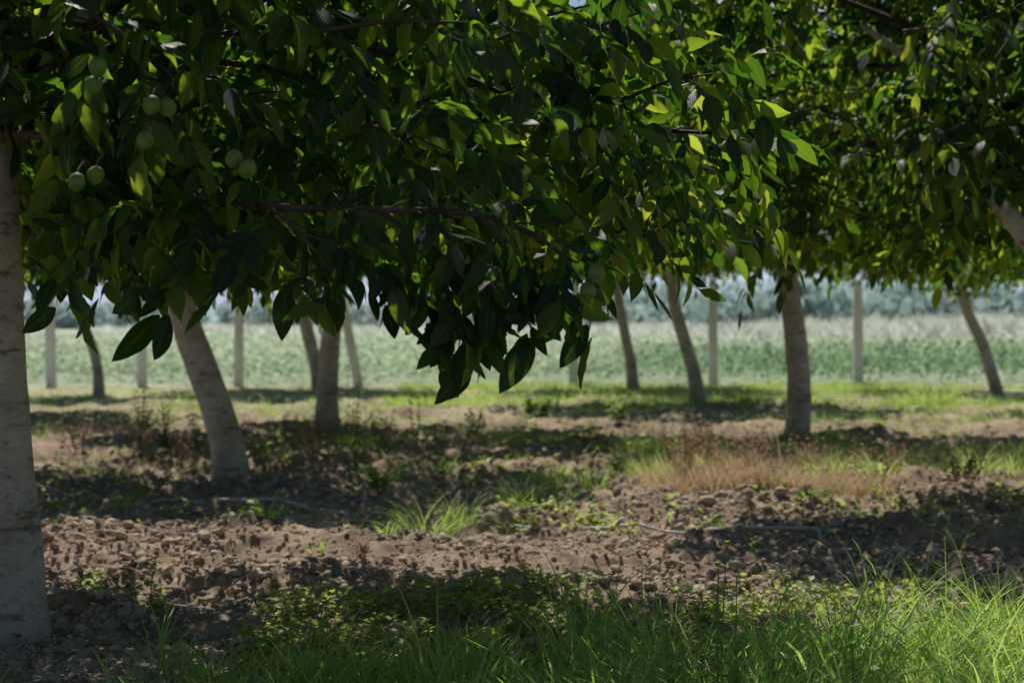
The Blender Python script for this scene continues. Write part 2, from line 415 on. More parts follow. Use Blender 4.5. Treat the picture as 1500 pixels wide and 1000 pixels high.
LB = "walnut tree with pale smooth bark on tilled soil"
AX, AY = -1.98, 7.8
ch, (B, D, N, L), g, (PL, DL, Rc) = make_crown(77, R=3.05, z0=1.56, top=4.3, nblob=46, per=9, ll=.112, fill=.5, br=.02)
def loc(p): return np.array([p[0]-AX, p[1]-AY, p[2]])
br = [loc(p) for p in [(-2.0, 7.7, 1.95), (-1.45, 6.8, 1.85), (-.95, 5.9, 1.62), (-.66, 5.4, 1.545), (-.35, 5.3, 1.53), (-.08, 5.25, 1.51), (.1, 5.2, 1.43), (.2, 5.2, 1.31)]]
Pb, Rb = catmull(br, [.02, .017, .013, .011, .010, .008, .006, .003], 6)
ch += tube_chunks(Pb, Rb, 8, 1, bump=.15)
subs = [([(-.35, 5.3, 1.53), (-.27, 5.3, 1.46), (-.2, 5.3, 1.36), (-.15, 5.3, 1.25)], 13), ([(-.95, 6.0, 1.62), (-1.0, 5.5, 1.54), (-1.02, 5.3, 1.46), (-1.0, 5.2, 1.36)], 13),
        ([(-.66, 5.4, 1.545), (-.6, 5.3, 1.5), (-.52, 5.25, 1.42), (-.47, 5.2, 1.36)], 9), ([(-.08, 5.25, 1.51), (-.02, 5.2, 1.42), (.02, 5.2, 1.34), (.02, 5.2, 1.24)], 12),
        ([(-.95, 5.9, 1.62), (-.85, 5.5, 1.52), (-.78, 5.3, 1.42), (-.75, 5.2, 1.34)], 9)]
hp, hd = [], []
def along(P, n, s0):
    idx = np.linspace(s0, len(P)-1, n).astype(int)
    T = nrm(np.gradient(P, axis=0))[idx]
    a = np.arange(n)*2.4+g.random(n)
    ref = nrm(np.cross(T, np.array([0, 0, 1.])[None]+.01)); up = np.cross(ref, T)
    hp.append(P[idx]); hd.append(nrm(T*.6+ref*np.cos(a)[:, None]*.9+up*np.sin(a)[:, None]*.7+np.array([0, 0, -.3])))
along(Pb, 30, 14)
for pts, n in subs:
    P2, R2 = catmull([loc(p) for p in pts], [.008, .006, .005, .003], 5); ch += tube_chunks(P2, R2, 6, 1); along(P2, n, 3)
hp = np.concatenate(hp); hd = np.concatenate(hd)
hB, hD, hN, hL, hR = compound(hp, hd, g, .094)
hang = [((-.955, 5.4, 1.25), (-1.07, 5.35, 1.12)), ((-1.26, 5.5, 1.27), (-1.34, 5.45, 1.2)), ((-.93, 5.4, 1.25), (-.95, 5.3, 1.13)),
        ((-.60, 5.3, 1.33), (-.615, 5.3, 1.18)), ((-.335, 5.3, 1.32), (-.34, 5.25, 1.21)), ((-.10, 5.3, 1.14), (-.20, 5.25, 1.01)),
        ((-.12, 5.3, 1.20), (-.18, 5.28, 1.08)), ((-.115, 5.28, 1.12), (-.165, 5.3, 1.02)), ((.055, 5.3, 1.19), (-.03, 5.25, 1.045)),
        ((.20, 5.25, 1.225), (.125, 5.2, 1.11)), ((.21, 5.25, 1.19), (.165, 5.2, 1.06)), ((-.25, 5.4, 1.33), (-.26, 5.3, 1.22)),
        ((.02, 5.3, 1.33), (-.0, 5.3, 1.2)), ((-.03, 5.35, 1.3), (-.09, 5.3, 1.18)), ((.11, 5.2, 1.35), (.12, 5.15, 1.22)), ((.08, 5.2, 1.37), (.03, 5.2, 1.25)),
        ((-.2, 5.3, 1.25), (-.21, 5.3, 1.14)), ((-.14, 5.3, 1.26), (-.21, 5.32, 1.17)), ((-.13, 5.25, 1.25), (-.10, 5.25, 1.14)), ((-.12, 5.25, 1.18), (-.15, 5.2, 1.07)),
        ((.05, 5.25, 1.22), (.09, 5.25, 1.14)), ((-.3, 5.3, 1.35), (-.36, 5.3, 1.27)), ((-.09, 5.3, 1.19), (-.06, 5.3, 1.10)), ((.04, 5.3, 1.2), (.0, 5.3, 1.10)), ((-.16, 5.3, 1.2), (-.22, 5.3, 1.11))]
b0 = np.array([loc(a) for a, b in hang]); t0 = np.array([loc(b) for a, b in hang])
gN = np.array([.3, -1., .2])[None]+g.normal(0, .8, (len(hang), 3))
for a, b in [((.2, 5.2, 1.31), (.20, 5.25, 1.19)), ((-.15, 5.3, 1.25), (-.1, 5.3, 1.12)), ((.02, 5.2, 1.24), (.055, 5.3, 1.19)), ((-1.0, 5.2, 1.38), (-.95, 5.4, 1.25)),
             ((-.47, 5.2, 1.38), (-.6, 5.3, 1.33)), ((-.27, 5.3, 1.44), (-.335, 5.3, 1.32))]:
    a = loc(a); b = loc(b); ch += tube_chunks(np.array([a, (a+b)/2+[0.01, 0, .01], b]), [.003, .0025, .002], 5, 1)
nuts = [(-1.034, 4.98, 1.867), (-1.049, 5.0, 1.824), (-.90, 4.98, 1.773), (-.866, 5.01, 1.771), (-1.092, 5.0, 1.582), (-1.049, 5.02, 1.60),
        (-.663, 5.0, 1.615), (-.70, 5.02, 1.642), (-.92, 5.0, 1.687), (.213, 5.02, 1.353), (.192, 5.04, 1.310)]
NW = np.array([loc(p) for p in nuts])
def limz(wx):
    return 1.215+.06*np.sin(wx*7)+.045*np.sin(wx*19+1)+.02*np.sin(wx*41)-.09*sstep(-.36, -.16, wx)*(1-sstep(.14, .26, wx))
def trunkgap(wx, wy, z): return (wx < -.236*wy) & (wy < 7.7) & (z < 1.22+.108*wy+.04*np.sin(wy*9))
def nutclear(B, D, L):
    ok = np.ones(len(B), bool)
    for k, p in enumerate(NW):
        rad = .052 if k > 8 else .024
        for q in (.1, .3, .5, .7, .9):
            pt = B+D*L[:, None]*q
            dd = np.hypot(pt[:, 0]-p[0], pt[:, 2]-p[2]); ok &= ~((dd < rad) & (pt[:, 1] < p[1]+.03))
    return ok
def okmask(B, D, L):
    mid = B+D*L[:, None]*.5; ok = nutclear(B, D, L)
    wx = mid[:, 0]+AX; wy = mid[:, 1]+AY; tz = (B+D*L[:, None])[:, 2]
    ok &= wy > 4.72
    ok &= ~((tz < limz(wx)) & (wy < 6.2))
    ok &= ~((tz < 1.35+.14*np.sin(wx*5+wy*3)) & (wy >= 6.2))
    ok &= ~((wx > .3) & (wy < 6.2) & (tz < 1.38+.45*(wx-.3)))
    ok &= ~trunkgap(wx, wy, tz)
    return ok
okh = okmask(hB, hD, hL)
n_ = len(hp); term = okh[-n_:]
for P, Dd, Rr, t_ in zip(hp, hd, hR, term):
    if not t_: continue
    Q = np.array([P, P+Dd*Rr*.5+[0, 0, -Rr*.06], P+Dd*Rr+[0, 0, -Rr*.25]])
    ch += tube_chunks(Q, [.0026, .002, .0015], 4, 1)[:1]
keep = []
for c in ch:
    v = c[0]; wy = v[:, 1]+AY; wx = v[:, 0]+AX
    if len(v) <= 13 and c[2] == 1 and ((v[:, 2] < limz(wx)+.12).any() and wy.min() < 6.2 or (v[:, 2] < 1.45).any() and wy.min() >= 6.2 or trunkgap(wx, wy, v[:, 2]-.1).any()): continue
    keep.append(c)
ch = keep
allB = np.vstack([B, hB]); allD = np.vstack([D, hD]); allN = np.vstack([N, hN]); allL = np.r_[L, hL]
ok = np.r_[okmask(B, D, L), okh]
B, D, N, L = allB[ok], allD[ok], allN[ok], allL[ok]
front = (B[:, 1]+AY) < 6.6
r = g.random(len(B))
ch.append(place_leaves(LEAF_HI, B[front], D[front], N[front], L[front]*1.05, 0, r[front]*.9, .95+.3*g.random(front.sum())))
ch.append(place_leaves(LEAF_LO, B[~front], D[~front], N[~front], L[~front], 0, r[~front], .9+.3*g.random((~front).sum())))
ch.append(place_leaves(LEAF_HI, b0, t0-b0, gN, np.linalg.norm(t0-b0, axis=1), 0, .05+.3*g.random(len(b0)), 1.0+.2*g.random(len(b0))))
for p in NW:
    ch += tube_chunks(np.array([p+[0, 0, .02], p+[.005, .015, .04], p+[.01, .06, .06]]), [.0025, .0025, .003], 5, 1)[:1]
crownA = mk_mesh("front_walnut_crown", ch, [M_leaf, M_twig])
tA = tree(AX, AY, [(0, 0, -.15), (0, 0, .0), (-.01, 0, .3), (-.04, 0, .9), (-.065, .02, 1.5), (-.075, .03, 1.95)], [.2, .175, .148, .128, .118, .105], 0, 0,
          label="thick pale walnut trunk with spreading crown and green fruit", limbs=3, seed=5, crown=crownA,
          fork=[([(-.08, .03, 1.75), (.0, .1, 2.0), (.12, .3, 2.3), (.35, .5, 2.7)], [.08, .07, .05, .025])])
def nut_mesh():
    nu, nvv = 16, 10; V = []
    for a in range(nvv+1):
        th = math.pi*a/nvv
        for b in range(nu):
            ph = 2*math.pi*b/nu; rr = .0225*(1+.03*math.sin(ph*2))
            V.append((rr*math.sin(th)*math.cos(ph), rr*math.sin(th)*math.sin(ph), .025*math.cos(th)-(.002 if a == nvv else 0)))
    F = [(a*nu+b, (a+1)*nu+b, (a+1)*nu+(b+1) % nu, a*nu+(b+1) % nu) for a in range(nvv) for b in range(nu)]
    return mk_mesh("walnut_fruit", [chunk(np.array(V), np.array(F))], [M_nut])
nm_ = nut_mesh()
for k, p in enumerate(NW):
    o = add_obj("walnut", nm_, tuple(p), parent=tA, rz=k*.7); o.rotation_euler = (.3*math.sin(k), .3*math.cos(k*2), k)

tree(-2.28, 16.2, [(0, 0, -.15), (0, 0, .0), (-.05, 0, .35), (-.2, 0, .8), (-.37, .02, 1.25), (-.46, .05, 1.7)], [.19, .16, .138, .125, .115, .115], 0, .6, 1.0, "whitish walnut trunk leaning over sunlit dry weeds", seed=11, dz=-.04)
tree(-2.04, 22.0, [(0, 0, -.15), (0, 0, .0), (0, 0, .4), (.04, 0, 1.), (.1, 0, 1.5), (.11, 0, 1.8)], [.17, .14, .12, .11, .105, .10], 1, 1.9, 1.0, "upright walnut tree with pale stem on shaded soil", seed=12, dz=.08)
tree(2.91, 20.3, [(0, 0, -.15), (0, 0, .0), (.02, 0, .4), (-.01, 0, 1.0), (-.09, 0, 1.6), (-.16, 0, 2.2)], [.18, .14, .12, .11, .102, .10], 2, 4.0, 1.02, "shaded straight walnut tree beside pale grass", seed=13, dz=.1)
tree(3.6, 12.3, [(0, 0, -.15), (0, 0, .0), (0, 0, .4), (0, 0, .9), (0, 0, 1.4)], [.2, .165, .14, .13, .125], 0, 2.7, 1.04, "walnut tree whose brown limb reaches over the soil", seed=14, limbs=3, dz=-.1,
     fork=[([(0, 0, 1.25), (-.5, -.8, 1.52), (-.72, -1.0, 1.72), (-.86, -.8, 1.95), (-.98, -.4, 2.25), (-1.2, .1, 2.6)], [.09, .072, .06, .045, .03, .018])])
tree(2.64, 28.2, [(0, 0, -.15), (0, 0, .0), (-.06, 0, .4), (-.2, 0, .9), (-.34, 0, 1.4), (-.4, 0, 1.9)], [.14, .115, .098, .09, .085, .08], 1, .3, .92, "slim walnut tree leaning over the furrows", seed=15, dz=.3)
tree(2.08, 34.2, [(0, 0, -.15), (0, 0, .0), (-.03, 0, .4), (-.13, 0, .9), (-.25, 0, 1.5), (-.3, 0, 2.0)], [.13, .11, .095, .088, .082, .08], 2, 1.2, .88, "slim pale walnut tree near the wire fence", seed=16, dz=.45)
tree(-6.64, 32.0, [(0, 0, -.15), (0, 0, .0), (-.02, 0, .4), (-.1, 0, .8), (-.24, 0, 1.2), (-.4, 0, 2.0)], [.12, .1, .085, .08, .075, .075], 0, 3.3, .7, "thin crooked walnut tree near the wire fence", seed=17, dz=.7)
tree(8.05, 33.0, [(0, 0, -.15), (0, 0, .0), (-.1, 0, .35), (-.28, 0, .9), (-.5, 0, 1.35), (-.68, 0, 2.0)], [.15, .12, .1, .095, .09, .085], 1, 5.0, .8, "leaning young walnut tree beside green weeds", seed=18, dz=.5)
tree(-3.3, 34.0, [(0, 0, -.15), (0, 0, .0), (-.05, 0, .4), (-.17, 0, .9), (-.32, 0, 1.5), (-.42, 0, 2.0)], [.15, .13, .115, .11, .105, .10], 2, 2.2, .85, "pale leaning walnut tree standing before the green crop", seed=19, dz=.5)
tree(-7.3, 25.0, [(0, 0, -.15), (0, 0, .0), (0, 0, .6), (0, 0, 1.9)], [.15, .13, .11, .1], 1, 2.9, 1.0, LB, seed=20, dz=.1)
tree(8.3, 26.3, [(0, 0, -.15), (0, 0, .0), (0, 0, .6), (0, 0, 1.9)], [.15, .13, .11, .1], 0, .9, .95, LB, seed=21, dz=.2)

# ---------------------------------------------------------------- grass
def blades(P, H, W, ang, lean, rnd, mat, st=4):
    n = len(P); t = np.linspace(0, 1, st+1)
    d = np.stack([np.cos(ang), np.sin(ang), np.zeros(n)], -1)
    face = ang+1.2+np.sin(ang*7)*1.0
    s = np.stack([-np.sin(face), np.cos(face), np.zeros(n)], -1)
    c = P[:, None]+d[:, None]*(H[:, None]*lean[:, None]*t[None]**1.8)[..., None]
    c[..., 2] += H[:, None]*t[None]*(1-.45*lean[:, None]*t[None]**1.5)
    w = W[:, None]*(1-t[None]**1.6*.93)*.5 if np.ndim(W) else np.full((n, 1), W)*(1-t[None]**1.6*.93)*.5
    V = np.stack([c-s[:, None]*w[..., None], c+s[:, None]*w[..., None]], 2).reshape(n, -1, 3)
    k = np.arange(st)*2
    F = np.stack([k, k+1, k+3, k+2], -1)
    FF = (F[None]+(np.arange(n)*(st+1)*2)[:, None, None]).reshape(-1, 4)
    return chunk(V.reshape(-1, 3), FF, mat, np.repeat(rnd, (st+1)*2))
def scatter(n, x0, x1, y0, y1, dens=None):
    y = y0+(y1-y0)*rng.random(n); x = x0+(x1-x0)*rng.random(n)
    if dens is not None:
        k = rng.random(n) < dens(x, y); x = x[k]; y = y[k]
    return x, y
def tufted(nt, bl, x, y, rad, H, W, lean, rn, mat, st=4):
    idx = np.repeat(np.arange(len(x)), bl); n = len(idx)
    a = rng.random(n)*6.283; rr = rad*np.sqrt(rng.random(n))
    px = x[idx]+rr*np.cos(a); py = y[idx]+rr*np.sin(a)
    P = np.stack([px, py, height(px, py)-.01], -1)
    hs = np.asarray(H)[idx] if np.ndim(H) else np.full(n, H)
    return blades(P, hs*(.5+.6*rng.random(n)), W*(.6+.8*rng.random(n)), a+rng.normal(0, .8, n), lean*(.3+1.1*rng.random(n)), np.clip(rn+rng.normal(0, .2, n), 0, 1), mat, st)
def dn(x, y):
    edge = .12+.88*sstep(-1.3, -.3, x)
    return np.clip(edge*(.15+1.3*fbm(x*1.7, y*1.7, 2)), 0, 1)*sstep(7.4, 6.5, y-.2*sstep(0, 1.6, x))
x, y = scatter(3000, -2.2, 2.8, 3.4, 7.7, dn)
k = ~((x < -1.0) & (y < 6)); x, y = x[k], y[k]
hh = (.15+.12*rng.random(len(x))+.16*(rng.random(len(x)) > .95))*(1.15+.75*sstep(-.9, 1.1, x))*(.5+.8*fbm(x*2.2, y*2.2, 2))
cs = [tufted(0, 15, x, y, .08, hh, .0092, .8, .75, 0, 5)]
add_obj("grass", mk_mesh("near_grass", cs, [M_grass]), kind="stuff", label="lush green grass along the orchard edge", cat="grass")
def d2(x, y): return np.clip((fbm(x*.7+8, y*.7, 3)-.45)*6, 0, 1)
cs = []
x, y = scatter(9800, -8, 9, 11.5, 35, lambda x, y: d2(x, y)*(.5+.5*sstep(16, 28, y))*(np.abs(x) < y*.28+.5)*(1-.7*((x > .9) & (x < 2.6) & (y > 13.3) & (y < 15.5))))
cs.append(tufted(0, 9, x, y, .08, .08+.18*rng.random(len(x))**2, .006, .8, .65, 0, 3))
x, y = scatter(1900, 1.0, 5.6, 14.3, 18.2, lambda x, y: np.clip(fbm(x*.9, y*.9, 2)*3-1.0, 0, 1)*(.3+.7*((x > 2.2) | (y > 15.2))))
cs.append(tufted(0, 12, x, y, .07, .12+.22*rng.random(len(x)), .006, .8, .95, 0, 4))
x, y = scatter(3600, -2, 10, 27.5, 36.3, lambda x, y: np.clip(fbm(x*.5, y*.6, 2)*2.6-.6, 0, 1))
cs.append(tufted(0, 10, x, y, .12, .10+.1*rng.random(len(x)), .012, .7, .85, 0, 3))
add_obj("ground_cover", mk_mesh("orchard_grass", cs, [M_grass]), kind="stuff", label="sparse low green grass between the rows", cat="grass")
cs = []
x, y = scatter(1800, .95, 2.7, 13.6, 15.4, lambda x, y: np.clip(fbm(x*1.1+5, y*1.1, 2)*3.4-.9, 0, 1)*(1-sstep(1.9, 2.7, x)*.8))
cs.append(tufted(0, 12, x, y, .09, .10+.24*rng.random(len(x))**1.5, .0046, .8, .5, 0, 4))
x, y = scatter(5600, -8, 9, 13.5, 36, lambda x, y: np.clip((fbm(x*.6+3, y*.6+9, 3)-.46)*5, 0, 1)*(np.abs(x) < y*.28+.5))
cs.append(tufted(0, 8, x, y, .1, .08+.2*rng.random(len(x))**1.5, .0045, 1.1, .6, 0, 3))
x, y = scatter(1800, -2.6, 2.6, 6.0, 10, lambda x, y: np.clip((fbm(x*1.2+3, y*1.2+9, 3)-.42)*4, 0, 1))
cs.append(tufted(0, 5, x, y, .1, .04+.06*rng.random(len(x)), .003, 1.5, .6, 0, 3))
add_obj("dry_grass", mk_mesh("dry_grass", cs, [M_straw]), kind="stuff", label="straw coloured dry grass on the soil", cat="grass")

def rosette(x, y, n, size, rn, upness=.5):
    idx = np.repeat(np.arange(len(x)), n); m = len(idx)
    a = rng.random(m)*6.283
    ele = upness+.5*rng.random(m)
    D = np.stack([np.cos(a), np.sin(a), ele], -1)
    px, py = x[idx]+.03*np.cos(a), y[idx]+.03*np.sin(a)
    B = np.stack([px, py, height(px, py)+.005+.05*rng.random(m)*np.asarray(size)[idx]/.04], -1)
    N = np.array([0, 0, 1.])[None]+rng.normal(0, .3, (m, 3))
    return place_leaves(LEAF_TINY, B, D, N, np.asarray(size)[idx]*(.6+.7*rng.random(m)), 0, np.clip(rn+rng.normal(0, .2, m), 0, 1), np.full(m, 1.6))
cs = []
x, y = scatter(1900, -1.0, 2.2, 7.0, 8.9, lambda x, y: np.clip((fbm(x*1.6+1, y*1.6+2, 2)-.46)*7, 0, 1)*(1-.6*sstep(8.3, 8.9, y)))
cs.append(rosette(x, y, 7, .020+.024*rng.random(len(x)), 1.0))
x, y = scatter(110, -.1, .7, 11.8, 12.5, lambda x, y: 0*x+.5)
cs.append(rosette(x, y, 8, .03+.02*rng.random(len(x)), .9))
x, y = scatter(1900, -4, 5, 11.5, 24, lambda x, y: np.clip((fbm(x*.9+11, y*.9+2, 2)-.48)*5, 0, 1))
cs.append(rosette(x, y, 7, .025+.04*rng.random(len(x)), .7))
add_obj("seedlings", mk_mesh("seedlings", cs, [M_weed]), kind="stuff", label="yellow green broad leaved seedlings on the soil", cat="weeds")
cs = []
x, y = scatter(4800, -5, 5.5, 6.0, 24, lambda x, y: np.clip((fbm(x*.8+2, y*.8+7, 2)-.3)*2.5, 0, 1))
m = len(x); a = rng.random(m)*6.283
cs.append(place_leaves(LEAF_LO, np.stack([x, y, height(x, y)+.02+.02*rng.random(m)], -1), np.stack([np.cos(a), np.sin(a), rng.normal(0, .25, m)], -1),
          np.array([0, 0, 1.])[None]+rng.normal(0, .5, (m, 3)), .035+.045*rng.random(m), 0, rng.random(m), .8+.5*rng.random(m)))
add_obj("leaf_litter", mk_mesh("leaf_litter", cs, [M_deadleaf]), kind="stuff", label="dry brown fallen leaves on the soil", cat="leaf litter")

# ---------------------------------------------------------------- clods
import bmesh
HOSE1 = [(-.05, 12.0), (.15, 11.95), (.5, 11.95), (.85, 11.85), (1.15, 11.55), (1.45, 11.35), (1.75, 11.25)]
HOSE2 = [(-2.5, 13.9), (-2.2, 13.8), (-1.85, 13.5), (-1.4, 12.9), (-1.0, 12.3)]
HP = np.vstack([catmull([(a, b, 0) for a, b in H], [1]*len(H), 10)[0] for H in (HOSE1, HOSE2)])
def ico(sub):
    bm = bmesh.new(); bmesh.ops.create_icosphere(bm, subdivisions=sub, radius=1)
    V = np.array([v.co[:] for v in bm.verts]); F = np.array([[v.index for v in f.verts] for f in bm.faces]); bm.free(); return V, F
def clods(n, sub, s0, s1, dens, y0=7.6, y1=20, pw=2.5, sm=.2):
    out = []
    Vt, Ft = ico(sub)
    y = y0+(y1-y0)*rng.random(n)**1.35; x = (rng.random(n)*2-1)*(y*.27+.3)
    k = rng.random(n) < dens(x, y); x, y = x[k], y[k]
    dm = np.min(np.hypot(x[:, None]-HP[None, :, 0], y[:, None]-HP[None, :, 1]), axis=1); k = dm > (.10 if s1 > .03 else .03); x, y = x[k], y[k]
    for q in range(6):
        g = np.random.default_rng(q+sub*10)
        T = Vt*(1+.34*(g.random((len(Vt), 1))-.5)*1.5)*np.array([1, .75+.3*g.random(), .72])
        sx, sy = x[q::6], y[q::6]; m = len(sx)
        s = s0+(s1-s0)*rng.random(m)**pw
        a = rng.random(m)*6.283; ca, sa = np.cos(a), np.sin(a)
        tl = rng.normal(0, .3, m)
        R = np.zeros((m, 3, 3)); R[:, 0, 0] = ca; R[:, 0, 1] = -sa; R[:, 1, 0] = sa; R[:, 1, 1] = ca; R[:, 2, 2] = 1; R[:, 2, 0] = tl
        W = np.einsum('mij,vj->mvi', R, T)*s[:, None, None]+np.stack([sx, sy, height(sx, sy)+s*sm], -1)[:, None]
        FF = (Ft[None]+(np.arange(m)*len(T))[:, None, None]).reshape(-1, 3)
        out.append(chunk(W.reshape(-1, 3), FF, 0, np.repeat(rng.random(m), len(T))))
    return out
dc = lambda x, y: np.clip((fbm(x*.9+21, y*1.1+4, 3)-.34)*4.5, .06, 1)*sstep(6.2, 8.0, y)
cs = clods(15000, 2, .009, .036, dc, y0=6.2, y1=17, pw=2.6)+clods(52000, 1, .005, .017, lambda x, y: .3+.7*dc(x, y), 6.0, 15.5, 1.3)
cs += clods(1300, 2, .02, .05, lambda x, y: np.clip((fbm(x*.8, y*.9+40, 2)-.45)*5, 0, 1), 13, 30, 2)
cs += clods(1500, 2, .015, .055, lambda x, y: ((x > .9) & (y > 11.8) & (y < 14.2)).astype(float), 11.5, 14.5, 2)
add_obj("soil_clods", mk_mesh("soil_clods", cs, [M_clod], smooth=True), kind="stuff", label="brown lumpy clods of tilled soil", cat="soil clods")

# ---------------------------------------------------------------- individual tufts and weeds
def single(name, x, y, chunks, mats, label, cat, group):
    z = float(height(x, y)); off = np.array([x, y, z], np.float32)
    cc = [(c[0]-off, c[1], c[2], c[3], c[4]) for c in chunks]
    add_obj(name, mk_mesh(name, cc, mats), (x, y, z), label=label, cat=cat, group=group)
for (x, y, n, rad, h, ln, rn) in [(-.5, 11.7, 150, .14, .42, 1.3, .9), (-.32, 12.0, 80, .1, .32, 1.2, .85), (-.95, 15.2, 80, .12, .36, 1.0, .8), (.25, 13.3, 120, .25, .28, 1.0, .7),
                                  (.05, 13.6, 80, .15, .3, 1.0, .7), (-.86, 10.9, 25, .05, .16, 1.1, .8), (-.68, 10.8, 25, .05, .14, 1.1, .8), (.3, 14.6, 60, .1, .28, 1., .7), (.62, 14.9, 60, .1, .25, 1., .6),
                                  (2.5, 11.1, 14, .04, .3, .9, .8), (-1.45, 18.6, 60, .12, .3, .9, .6), (2.3, 14.6, 60, .12, .3, 1.1, .9), (3.0, 15.2, 60, .12, .3, 1.1, .9), (3.7, 15.4, 60, .15, .3, 1.1, .9),
                                  (-.1, 19.5, 50, .15, .3, .9, .7), (-.6, 17.0, 50, .15, .28, .9, .7), (1.7, 19.0, 50, .15, .3, .9, .7), (-2.5, 13.0, 30, .1, .2, .9, .6),
                                  (5.7, 28.4, 160, .25, .42, 1.0, .95), (6.1, 28.7, 180, .3, .5, 1.0, .95), (6.5, 28.3, 160, .25, .42, 1.0, .95), (1.35, 14.9, 60, .12, .34, 1.1, .9), (4.2, 17.4, 60, .15, .35, 1., .9),
                                  (3.4, 14.6, 60, .12, .32, 1.1, .9), (3.6, 16.4, 60, .15, .35, 1., .9), (-1.5, 12.4, 40, .1, .2, 1., .7), (-3.2, 15.6, 60, .15, .3, 1., .7), (-1.0, 10.2, 16, .04, .13, 1.1, .8),
                                  (1.8, 15.5, 60, .12, .36, 1.1, .9), (2.7, 14.5, 50, .12, .34, 1.1, .9)]:
    X1 = np.array([x]); Y1 = np.array([y])
    single("grass_tuft", x, y, [tufted(0, n, X1, Y1, rad, h, .0075 if y < 25 else .014, ln, rn, 0, 6)], [M_grass], "arching green grass tuft growing from tilled soil", "grass", "grass tufts on the soil")
def weed(x, y, h, nst=3, ls=.035, rn=.6, spread=.08, leafm=None, dens=14):
    cs = []; z = float(height(x, y))
    for s in range(nst):
        a = rng.random()*6.283; l = spread*(.3+rng.random()); hs = h*(.6+.45*rng.random())
        b = np.array([x+.02*math.cos(a), y+.02*math.sin(a), z-.01]); t = b+[l*math.cos(a), l*math.sin(a), hs]
        m_ = (b+t)/2+rng.normal(0, .012, 3)
        P, R = catmull([b, m_, t], [.0035, .0028, .0015], 4)
        cs += tube_chunks(P, R, 5, 1)[:1]
        n = dens; tt = np.linspace(.15, 1, n); idx = (tt*(len(P)-1)).astype(int)
        an = np.arange(n)*2.4+a
        D = np.stack([np.cos(an), np.sin(an), .25+.5*tt], -1)
        cs.append(place_leaves(LEAF_LO, P[idx], D, np.array([0, 0, 1.])[None]+rng.normal(0, .3, (n, 3)), ls*(1.3-.6*tt)*(.7+.6*rng.random(n)), 0, np.clip(rn+rng.normal(0, .2, n), 0, 1), np.full(n, 1.5)))
    return cs
for (x, y, h, n, ls, rn) in [(-1.57, 8.5, .27, 3, .05, .7), (-1.47, 8.55, .17, 2, .045, .8), (-1.93, 9.1, .1, 4, .05, .9), (-1.85, 8.9, .1, 3, .05, .9), (.25, 24.5, .4, 8, .09, .7),
                             (.4, 25, .3, 6, .09, .7), (-1.7, 21.2, .8, 4, .05, .4), (.05, 7.6, .12, 4, .05, .8), (.75, 7.9, .13, 4, .05, .9), (1.25, 7.4, .12, 4, .05, .8), (-1.0, 20.5, .55, 4, .06, .5),
                             (-2.9, 18.5, .45, 6, .05, .4), (-3.3, 18.9, .5, 7, .05, .3), (-3.6, 19.4, .45, 7, .05, .4), (2.0, 9.6, .12, 3, .04, .8), (1.3, 10.5, .1, 3, .04, .7),
                             (-.9, 13.6, .2, 5, .06, .7), (.9, 16.5, .25, 5, .07, .7), (-1.3, 16.4, .3, 5, .07, .7), (-.4, 21.5, .35, 6, .08, .7), (1.2, 22.5, .35, 6, .08, .7)]:
    single("weed_plant", x, y, weed(x, y, h, n, ls, rn), [M_weed, M_twig], "leafy green weed sprouting from the soil", "weed", "leafy weeds")
def dry_plant(x, y, h, n, spread, rn):
    cs = []; z = float(height(x, y))
    for s in range(n):
        a = rng.random()*6.283; l = spread*rng.random()
        b = np.array([x+.03*math.cos(a), y+.03*math.sin(a), z-.01]); t = b+[l*math.cos(a), l*math.sin(a), h*(.6+.45*rng.random())]
        P, R = catmull([b, (b+t)/2+rng.normal(0, .02, 3), t], [.003, .0022, .0012], 4)
        cs += tube_chunks(P, R, 4, 0, rnd=rn)[:1]
        m = 12; idx = np.linspace(4, len(P)-1, m).astype(int)
        D = rng.normal(0, 1, (m, 3)); D[:, 2] = abs(D[:, 2])
        cs.append(place_leaves(LEAF_TINY, P[idx]+rng.normal(0, .012, (m, 3)), D, rng.normal(0, 1, (m, 3)), .015+.02*rng.random(m), 0, np.clip(rn+rng.normal(0, .15, m), 0, 1), np.full(m, 1.4)))
    return cs
DP = [(3.17, 14.0, .3, 26, .17, .1), (1.42, 15.0, .36, 22, .2, .85), (1.55, 15.3, .34, 18, .2, .85), (1.75, 14.6, .3, 18, .2, .8), (2.6, 15.2, .32, 18, .2, .8), (3.3, 15.6, .34, 18, .2, .85), (4.0, 16.2, .3, 16, .2, .8), (2.0, 16, .34, 18, .2, .85), (2.2, 15.0, .3, 18, .2, .85), (2.9, 14.9, .3, 16, .2, .8),
      (1.25, 14.5, .38, 20, .2, .85), (1.35, 15.6, .4, 18, .2, .9),
      (-1.9, 19.4, .4, 16, .24, .8), (-1.5, 19.8, .4, 16, .24, .8), (-1.2, 19.2, .4, 14, .24, .75), (-2.9, 17.2, .4, 14, .25, .6), (-3.3, 17.5, .4, 14, .25, .6), (-2.2, 9.9, .1, 4, .04, .7), (-.75, 9.7, .13, 4, .05, .8), (-3.9, 18, .35, 14, .25, .5), (-1.75, 17.6, .35, 14, .25, .7)]
for (x, y, h, n, s, rn) in DP:
    single("dry_weed", x, y, dry_plant(x, y, h, n, s, rn), [M_deadleaf], "dry brown weed with seed heads" if rn > .2 else "dark withered weed on shaded soil", "weed", "dry weeds")
for (x, y, h) in [(.60, 5.7, .74), (.66, 5.5, .56), (.54, 6.1, .5), (.72, 5.9, .42), (1.0, 5.6, .5)]:
    single("tall_weed", x, y, weed(x, y, h, 2, .04, .8, .05, dens=26), [M_weed, M_grass], "tall thin weed rising above the grass", "weed", "tall thin weeds")

